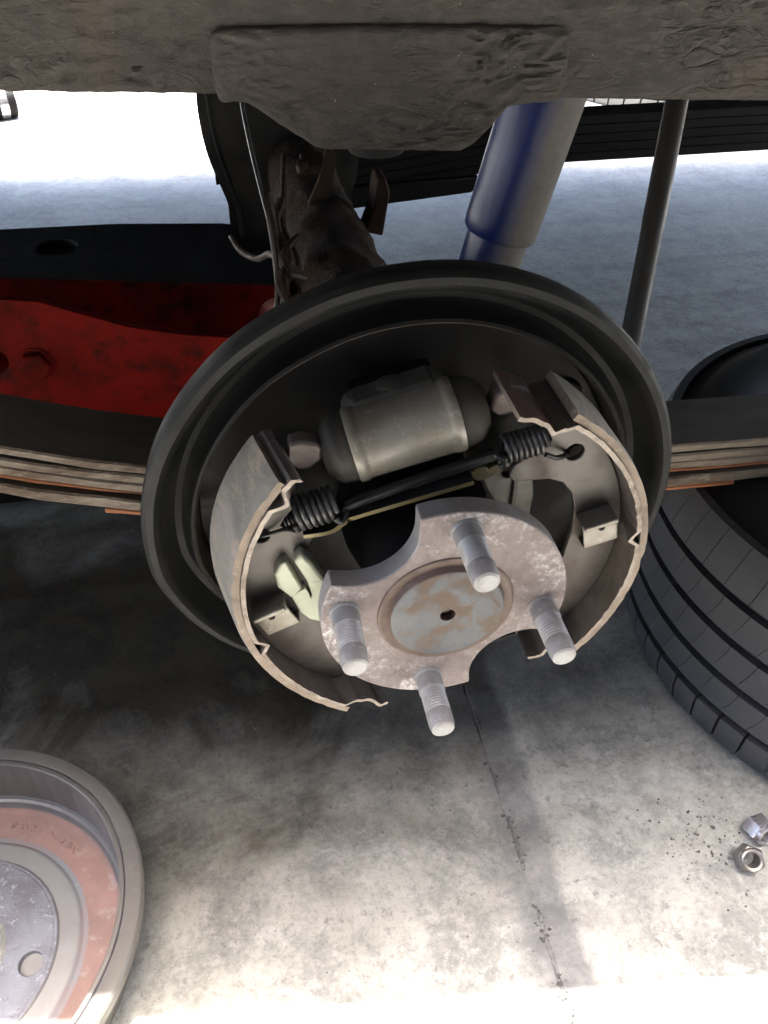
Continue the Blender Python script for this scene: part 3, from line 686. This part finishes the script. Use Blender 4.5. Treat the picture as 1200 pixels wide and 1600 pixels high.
# ---- return spring: two coils joined by a straight shank
def coil(a, b, r, turns, n=16):
    a, b = Vector(a), Vector(b); d = (b - a); ax, u, v = basis(d); pts = []
    for i in range(int(turns * n) + 1):
        t_ = i / n * 2 * math.pi; pts.append(a + d * (i / (turns * n)) + r * (math.cos(t_) * u + math.sin(t_) * v))
    return pts
m = MB()
la, lb = Vector((-.0705, -.0380, .0475)), Vector((-.0500, -.0380, .0527))
ra, rb = Vector((.0330, -.0330, .0690)), Vector((.0545, -.0330, .0728))
m.tube(coil(la, lb, .0078, 7), .0013, 8); rs = m.build('return_spring', M['spring_grey'], B)
m = MB(); m.tube(coil(ra, rb, .0066, 8), .0012, 8); m.build('spring_coil', M['spring_grey'], rs)
m = MB(); m.tube(smooth_path([lb + Vector((-.001, -.0075, -.004)), lb + Vector((.002, -.0078, -.0065)), lb + Vector((.005, -.004, -.0045)), lb + Vector((.010, -.001, -.0015)), ra + Vector((-.010, -.001, -.0035)), ra + Vector((-.003, -.004, -.0010)), ra + Vector((.001, -.0065, -.004)), ra + Vector((-.001, -.0040, -.0070))], 6), .0015, 10)
m.build('spring_shank', M['spring_black'], rs)
m = MB(); m.tube(smooth_path([la + Vector((0, -.002, -.008)), la + Vector((-.004, .002, -.010)), la + Vector((-.010, .005, -.014)), la + Vector((-.0165, .007, -.0165)), la + Vector((-.0170, .012, -.0165))], 5), .0012, 8); m.build('spring_hook', M['spring_black'], rs)
m = MB(); m.tube(smooth_path([rb + Vector((.0, -.005, -.006)), rb + Vector((.006, -.004, -.0095)), rb + Vector((.012, -.0005, -.0115)), rb + Vector((.0150, .003, -.0125)), rb + Vector((.0152, .010, -.0125))], 5), .0014, 8)
m.build('spring_hook', M['spring_black'], rs)
# thinner second spring below the left coil
m = MB(); m.tube(coil((-.0760, -.0230, .0325), (-.0520, -.0230, .0385), .0048, 13, 12), .0008, 6); m.build('adjuster_spring', M['spring_grey'], B)
# strut: black rod over a yellow zinc plated strap
st = lambda pts, y0, y1, th: None
def strap(path, y0, y1, th):
    m = MB(); prev = None
    for i, (x, z) in enumerate(path):
        a = Vector((path[min(i + 1, len(path) - 1)][0] - path[max(i - 1, 0)][0], path[min(i + 1, len(path) - 1)][1] - path[max(i - 1, 0)][1])).normalized(); n = Vector((-a.y, a.x)) * th / 2
        ring = [m.bm.verts.new((x + n.x, y0, z + n.y)), m.bm.verts.new((x + n.x, y1, z + n.y)), m.bm.verts.new((x - n.x, y1, z - n.y)), m.bm.verts.new((x - n.x, y0, z - n.y))]
        if prev:
            for k in range(4): m.mi = 0 if k == 3 else 1; m.face([prev[k], prev[(k + 1) % 4], ring[(k + 1) % 4], ring[k]])
        else: m.face(ring[::-1])
        prev = ring
    m.face(prev); return m
pth = [(-.0665, .0345), (-.0560, .0348), (-.0510, .0362), (-.0470, .0395), (-.0435, .0418), (-.0370, .0436), (.0185, .0560)]
strap([(p.x, p.z) for p in smooth_path([(x, 0, z) for x, z in pth], 5)], -.0400, -.0235, .0026).build('adjuster_strut', [M['zinc_yellow'], M['spring_black']], B, .0003)
m = MB(); m.tube(smooth_path([(-.0440, -.0350, .0470), (-.0380, -.0345, .0490), (-.0100, -.0330, .0555), (.0200, -.0315, .0625), (.0300, -.0310, .0650)], 6), .0032, 12); m.build('strut_rod', M['spring_black'], B)
LV_L = [(-.0826, .0074), (-.0795, .0146), (-.0761, .0160), (-.0690, -.0048), (-.0748, -.0115), (-.0816, -.0022)]
LV_R = [(-.0724, .0170), (-.0680, .0220), (-.0624, .0136), (-.0575, .0022), (-.0580, -.0008), (-.0655, -.0008)]
LV_B = [(-.0755, -.0105), (-.0672, -.0060), (-.0650, -.0142), (-.0641, -.0130), (-.0660, -.0016), (-.0573, -.0006), (-.0540, -.0120), (-.0540, -.0370), (-.0660, -.0310), (-.0710, -.0245)]
# adjuster lever with pale green chromate: two lobes and a slot
m = MB()
d1 = Vector((.0195, -.0340)).normalized()
def lobe(p, q, r0, r1, y):
    p, q = Vector(p), Vector(q); pts = []; rad = []
    for i in range(9):
        f = i / 8; c = p + (q - p) * f; pts.append((c.x, y + .0015 * math.sin(f * 9), c.y)); e = min(1, min(f, 1 - f) * 4 + .45); rad.append((r0 + (r1 - r0) * f) * e * (1 + .10 * math.sin(f * 17)))
    m.tube(pts, rad, 14)
m.bm.free()
m = MB(); m.plate(LV_L, -.0365, -.0290); m.jitter(.0003, 120, 3); al = m.build('adjuster_lever', M['zinc_green'], B, .0020, seg=4, smooth=60)
m = MB(); m.plate(LV_R, -.0385, -.0300); m.jitter(.0003, 120, 5); m.build('lever_lobe', M['zinc_green'], al, .0024, seg=4, smooth=60)
m = MB(); m.plate(LV_B, -.0345, -.0270); m.jitter(.0003, 120, 7); m.build('lever_foot', M['zinc_green'], al, .0018, seg=4, smooth=60)
# parking brake lever behind the trailing shoe
m = MB(); m.plate([(.0300, .0400), (.0480, .0480), (.0600, .0420), (.0640, .0180), (.0620, -.0150), (.0560, -.0500), (.0460, -.0480), (.0470, -.0150), (.0440, .0120), (.0360, .0260)], -.0100, -.0040, [circ(.0470, .0360, .0035, 14)])
m.plate([(.0500, .0420), (.0525, .0420), (.0525, -.0200), (.0500, -.0200)], -.0125, -.0100)
m.build('parking_brake_lever', M['cast_dark'], B, .0008)
m = MB(); m.cap_lathe([(.0045, -.030), (.0045, -.012), (.0030, -.0115)], o=(.0250, 0, .0530), axis=Yd, seg=14); m.box((.0310, -.024, .0520), (.010, .008, .006), (0, -.4, 0)); m.build('lever_pivot', M['brass_dull'], B, .0006)

# ------------------------------------------------------------------ brake drum lying on the slab
t = thing('brake_drum', 'removed brake drum lying open side up, reddish floor inside grey rim', 'brake drum', (-.3127, -.0787, 0))
prof = [(.0340, .0000), (.1060, .0000), (.1130, .0050), (.1160, .0400), (.1200, .0450), (.1240, .0460), (.1262, .0478), (.1266, .0560), (.1252, .0575), (.1178, .0579), (.1165, .0574), (.1161, .0552), (.1154, .0552), (.1150, .0578), (.1128, .0580), (.1120, .0570), (.1114, .0480), (.1105, .0200), (.1090, .0180), (.1070, .0172), (.1050, .0130), (.1015, .0105), (.0830, .0098), (.0800, .0098), (.0780, .0112), (.0762, .0120), (.0668, .0122), (.0655, .0126), (.0648, .0140), (.0640, .0145), (.0625, .0145)]
mt = [0] * 30
for j in range(15, 20): mt[j] = 2
for j in range(20, 23): mt[j] = 1
mt[22] = 3; mt[23] = 3; mt[24] = 4; mt[25] = 4; mt[26] = 4; mt[27] = 4; mt[28] = 5; mt[29] = 5; mt[11] = mt[12] = 3
m = MB(); m.lathe(prof, seg=180, mats=mt, wob=.0015)
drum = m.build('drum_casting', [M['drum_rim'], M['drum_primer'], M['drum_friction'], M['drum_shadow_ring'], M['drum_grey'], M['drum_face'], M['black_paint']], t, smooth=30)
hp = R(-14)
m = MB(); m.plate(circ(0, 0, .0626, 80), .0100, .0146, [circ(0, 0, .0330, 48)] + [circ(RP * math.cos(hp + k * math.pi / 2), RP * math.sin(hp + k * math.pi / 2), .0076, 24) for k in range(4)], plane='xy')
m.build('mating_face', M['drum_face'], t, .0005)
m = MB(); m.plate(circ(0, 0, .0630, 64), .0020, .0097, [circ(0, 0, .0330, 48)], plane='xy'); m.build('drum_web', M['drum_grey'], t)
m = MB()
for k, a in enumerate((75, 70.5, 66, 55, 50, 45.5, 41)):    # worn, unreadable raised casting marks
    c = Vector((.0930 * math.cos(R(a)), .0930 * math.sin(R(a)), .0108))
    for q in range(3):
        m.box(c + Vector((random.uniform(-.0022, .0022), random.uniform(-.0022, .0022), 0)), (random.uniform(.001, .005), .0012, .0007), (0, 0, R(random.choice((a, a + 90, a + 40)))))
o = m.build('casting_mark', M['drum_primer'], t, .0003); o['kind'] = 'stuff'

# ------------------------------------------------------------------ lug nuts
def nut_mesh():
    m = MB(); s_ = .0105 / math.cos(math.pi / 6); rows = []
    for z, k in ((0, .97), (.0006, 1), (.0118, 1), (.0135, .93)):
        rows.append([m.bm.verts.new((s_ * k * math.cos(R(60 * i)), s_ * k * math.sin(R(60 * i)), z)) for i in range(6)])
    for a, b in zip(rows, rows[1:]):
        for i in range(6): m.face([a[i], a[(i + 1) % 6], b[(i + 1) % 6], b[i]])
    # seat ring and bore
    seg = 24; ring = [(.0098, .0140), (.0092, .0166), (.0078, .0172), (.0063, .0168), (.0058, .0155), (.0060, .0140), (.0056, .0125), (.0060, .0110), (.0056, .0095), (.0060, .0080), (.0057, .0000)]
    m.lathe(ring, seg=seg); 
    m.lathe([(.0057, 0), (.0098, 0)], seg=seg)
    m.lathe([(.0098, .0130), (.0098, .0141)], seg=seg)
    m.plate([(s_ * .93 * math.cos(R(60 * i)), s_ * .93 * math.sin(R(60 * i))) for i in range(6)], .0128, .0135, [circ(0, 0, .0097, 24)], plane='xy')
    return m
for mat, lab, loc, rot in (('nut_steel', 'lug nut showing its threaded bore, nearer of two on the slab', (.2213, -.1067, .0062), (R(28), R(-26), R(20))),
                           ('nut_mauve', 'lug nut lying on its side behind the other, pinkish zinc', (.2385, -.0850, .0088), (R(76), 0, R(8)))):
    t = thing('lug_nut', lab, 'lug nut', loc, rot, 'loose lug nuts on the slab', .82)
    nut_mesh().build('nut_body', M[mat], t, .0004, smooth=30)

# ------------------------------------------------------------------ tyres
def tyre(name, label, loc, rot, R0, Wd, mat_tread, ribs, nb, group=None, rim=True, rin=.135):
    t = thing(name, label, 'tyre', loc, rot, group)
    h = Wd / 2; m = MB()
    pr = [(rin, -h + .026), (rin - .003, -h + .018), (rin + .005, -h + .010), (rin + .022, -h + .003), (R0 - .055, -h), (R0 - .034, -h + .003), (R0 - .018, -h + .011), (R0 - .0092, -h + .022), (R0 - .0070, -h + .034)]
    pr = pr + [(R0 - .0062, 0)] + [(r, -z) for r, z in reversed(pr)]
    m.lathe(pr, seg=120); m.build('tyre_casing', M['rubber'], t, smooth=40)
    # tread blocks: ribs divided by grooves, each rib cut by sipes
    m = MB()
    for (z0, z1, skew, gap, ph) in ribs:
        for k in range(nb):
            a0 = 2 * math.pi * (k + ph) / nb; a1 = 2 * math.pi * (k + 1 + ph) / nb - gap / R0
            sk = skew / R0; NA = 3; NZ = 4; cols = []
            for i in range(NA + 1):
                col = []
                for j in range(NZ + 1):
                    f = j / NZ; z = z0 + (z1 - z0) * f; a = a0 + (a1 - a0) * i / NA + sk * (f - .5) + .12 * sk * math.sin(f * math.pi)
                    r = R0 - .0120 * max(0, (abs(z) - h + .040) / .040) ** 2
                    col.append((r, a, z))
                cols.append(col)
            def V(r, a, z): return m.bm.verts.new((r * math.cos(a), r * math.sin(a), z))
            T = [[V(*p) for p in c] for c in cols]; Bm = [[V(p[0] - .0070, p[1], p[2]) for p in c] for c in cols]
            for i in range(NA):
                for j in range(NZ): m.face([T[i][j], T[i + 1][j], T[i + 1][j + 1], T[i][j + 1]])
                m.face([T[i][0], Bm[i][0], Bm[i + 1][0], T[i + 1][0]]); m.face([T[i][NZ], T[i + 1][NZ], Bm[i + 1][NZ], Bm[i][NZ]])
            for j in range(NZ):
                m.face([T[0][j], T[0][j + 1], Bm[0][j + 1], Bm[0][j]]); m.face([T[NA][j], Bm[NA][j], Bm[NA][j + 1], T[NA][j + 1]])
    o = m.build('tread', mat_tread, t, smooth=30); o['kind'] = 'stuff'
    if rim:
        m = MB(); m.lathe([(.03, h * .2), (.08, h * .3), (.10, h * .1), (.118, h * .15), (rin - .012, h * .4), (rin - .006, h - .020), (rin + .004, h - .010)], seg=64); m.lathe([(.0001, h * .2), (.03, h * .2)], seg=32)
        m.build('wheel_rim', M['black_paint'], t)
    return t
ribsA = [(-.092, -.058, .003, .0022, 0), (-.0505, -.025, .009, .0004, .12), (-.0175, .0115, .009, .0004, .30), (.0190, .047, .009, .0004, .50), (.0545, .092, .006, .0006, .66)]
tyre('tyre', 'black tyre lying flat on the slab under the leaf spring', (.4455, .0733, .100), (0, 0, 0), .2255, .200, M['tread_rubber'], ribsA, 62)
tyre('tyre', 'sunlit tyre with pale tread lying beyond the truck', (1.12, 1.99, .08), (R(3), 0, 0), .288, .16, M['tread_pale'], [(-.072, -.040, .005, .005, 0), (-.032, -.003, .005, .004, .3), (.005, .034, .005, .004, .5), (.042, .072, .005, .005, .2)], 44)

# ------------------------------------------------------------------ black tank beside the axle
t = thing('tank', 'black rounded tank hanging behind the rail, left of the axle', 'tank', (0, .62, AX))
m = MB(); ol = [(p.x, p.z) for p in smooth_path([(-.0955, 0, .19), (-.0995, 0, .112), (-.1030, 0, .084), (-.1037, 0, .061), (-.1018, 0, .0366), (-.0974, 0, .0136), (-.0911, 0, -.0076), (-.0835, 0, -.034), (-.0840, 0, -.052), (-.0810, 0, -.082), (-.0649, 0, -.0967), (-.03, 0, -.100), (.02, 0, -.085), (.055, 0, -.04), (.07, 0, .03), (.07, 0, .19)], 5)]
m.plate(ol, 0, .30); m.build('tank_shell', M['tank'], t, .022, seg=5, smooth=50)
m = MB(); m.tube(smooth_path([(-.0905, -.002, .19), (-.0925, -.003, .09), (-.088, -.003, .03), (-.074, -.003, -.03), (-.072, -.003, -.07)], 6), .0022, 8); m.build('seam', M['tank'], t)

# ------------------------------------------------------------------ floor jack
t = thing('floor_jack', 'red steel floor jack with black deck behind the leaf spring', 'jack', (-.0167, .371, 0), size=.8)
m = MB(); m.plate([(-.75, .10), (-.75, .335), (-.40, .316), (-.338, .311), (-.300, .305), (-.265, .289), (-.212, .266), (-.150, .250), (-.092, .240), (-.01, .232), (.0, .215), (.0, .14), (-.10, .10)], 0, .008, [circ(-.366, .237, .016, 20)]); m.build('side_plate', M['red_paint'], t, .0012)
m = MB(); m.plate([(-.75, .06), (-.75, .30), (-.378, .261), (-.033, .222), (.03, .215), (.03, .12), (-.10, .06)], .17, .178); m.build('side_plate', M['red_paint'], t, .0012)
m = MB(); m.plate([(-.75, .02), (-.02, .02), (.02, .09), (-.75, .09)], .02, .16); m.build('base_frame', M['jack_black'], t, .003)
m = MB(); m.cap_lathe([(.0185, .0), (.0185, -.011), (.016, -.0135)], o=(-.322, 0, .230), axis=(0, 1, 0), seg=6); m.cap_lathe([(.021, .0), (.021, -.0025)], o=(-.322, 0, .230), axis=(0, 1, 0), seg=28); m.build('pivot_bolt', M['red_paint'], t, .0012)
m = MB(); m.plate([(-.80, .185), (-.22, .185), (-.02, .190), (.01, .22), (.0, .40), (-.10, .437), (-.26, .465), (-.45, .475), (-.80, .475)], .205, .215, [circ(-.345, .385, .030, 32)], plane='xy'); m.build('deck', M['jack_black'], t, .0015)
m = MB(); m.plate([(-.80, .40), (-.45, .465), (-.26, .455), (-.10, .427), (-.01, .39), (-.01, .20), (-.80, .20)], .195, .2045, plane='xy'); m.build('deck_underplate', M['jack_black'], t, .001)
m = MB(); m.tube([(-.04, .09, .22), (-.03, .02, .25), (-.01, -.18, .31), (.0, -.22, .318)], .022, 16); m.build('lift_arm', M['red_paint'], t)
m = MB(); m.cap_lathe([(.03, .31), (.036, .318), (.036, .326)], o=(-.0, -.23, 0), seg=24); m.build('saddle', M['red_paint'], t, .001)
for x in (-.62, -.12):
    for y in (.04, .14):
        m = MB(); m.cap_lathe([(.03, -.012), (.034, -.010), (.034, .010), (.03, .012)], o=(x, y, .034), axis=(0, 1, 0), seg=24); m.build('roller', M['jack_black'], t)

# ------------------------------------------------------------------ chrome-banded bottle far left, in the sun
t = thing('canister', 'dark canister with a bright chrome band lying in the sunlight', 'canister', (-.568, 1.985, .036), (0, 0, R(20)), size=.8)
m = MB(); m.cap_lathe([(.036, 0), (.044, -.004), (.045, -.012), (.045, -.06)], axis=(1, 0, 0), seg=32); m.build('end_cap', M['black_paint'], t)
m = MB(); m.lathe([(.0450, -.025), (.0468, -.026), (.0468, -.050), (.0450, -.051)], axis=(1, 0, 0), seg=32); m.build('chrome_band', M['chrome'], t)
m = MB(); m.cap_lathe([(.043, -.06), (.043, -.30), (.038, -.31)], axis=(1, 0, 0), seg=32); m.build('barrel', M['black_paint'], t)
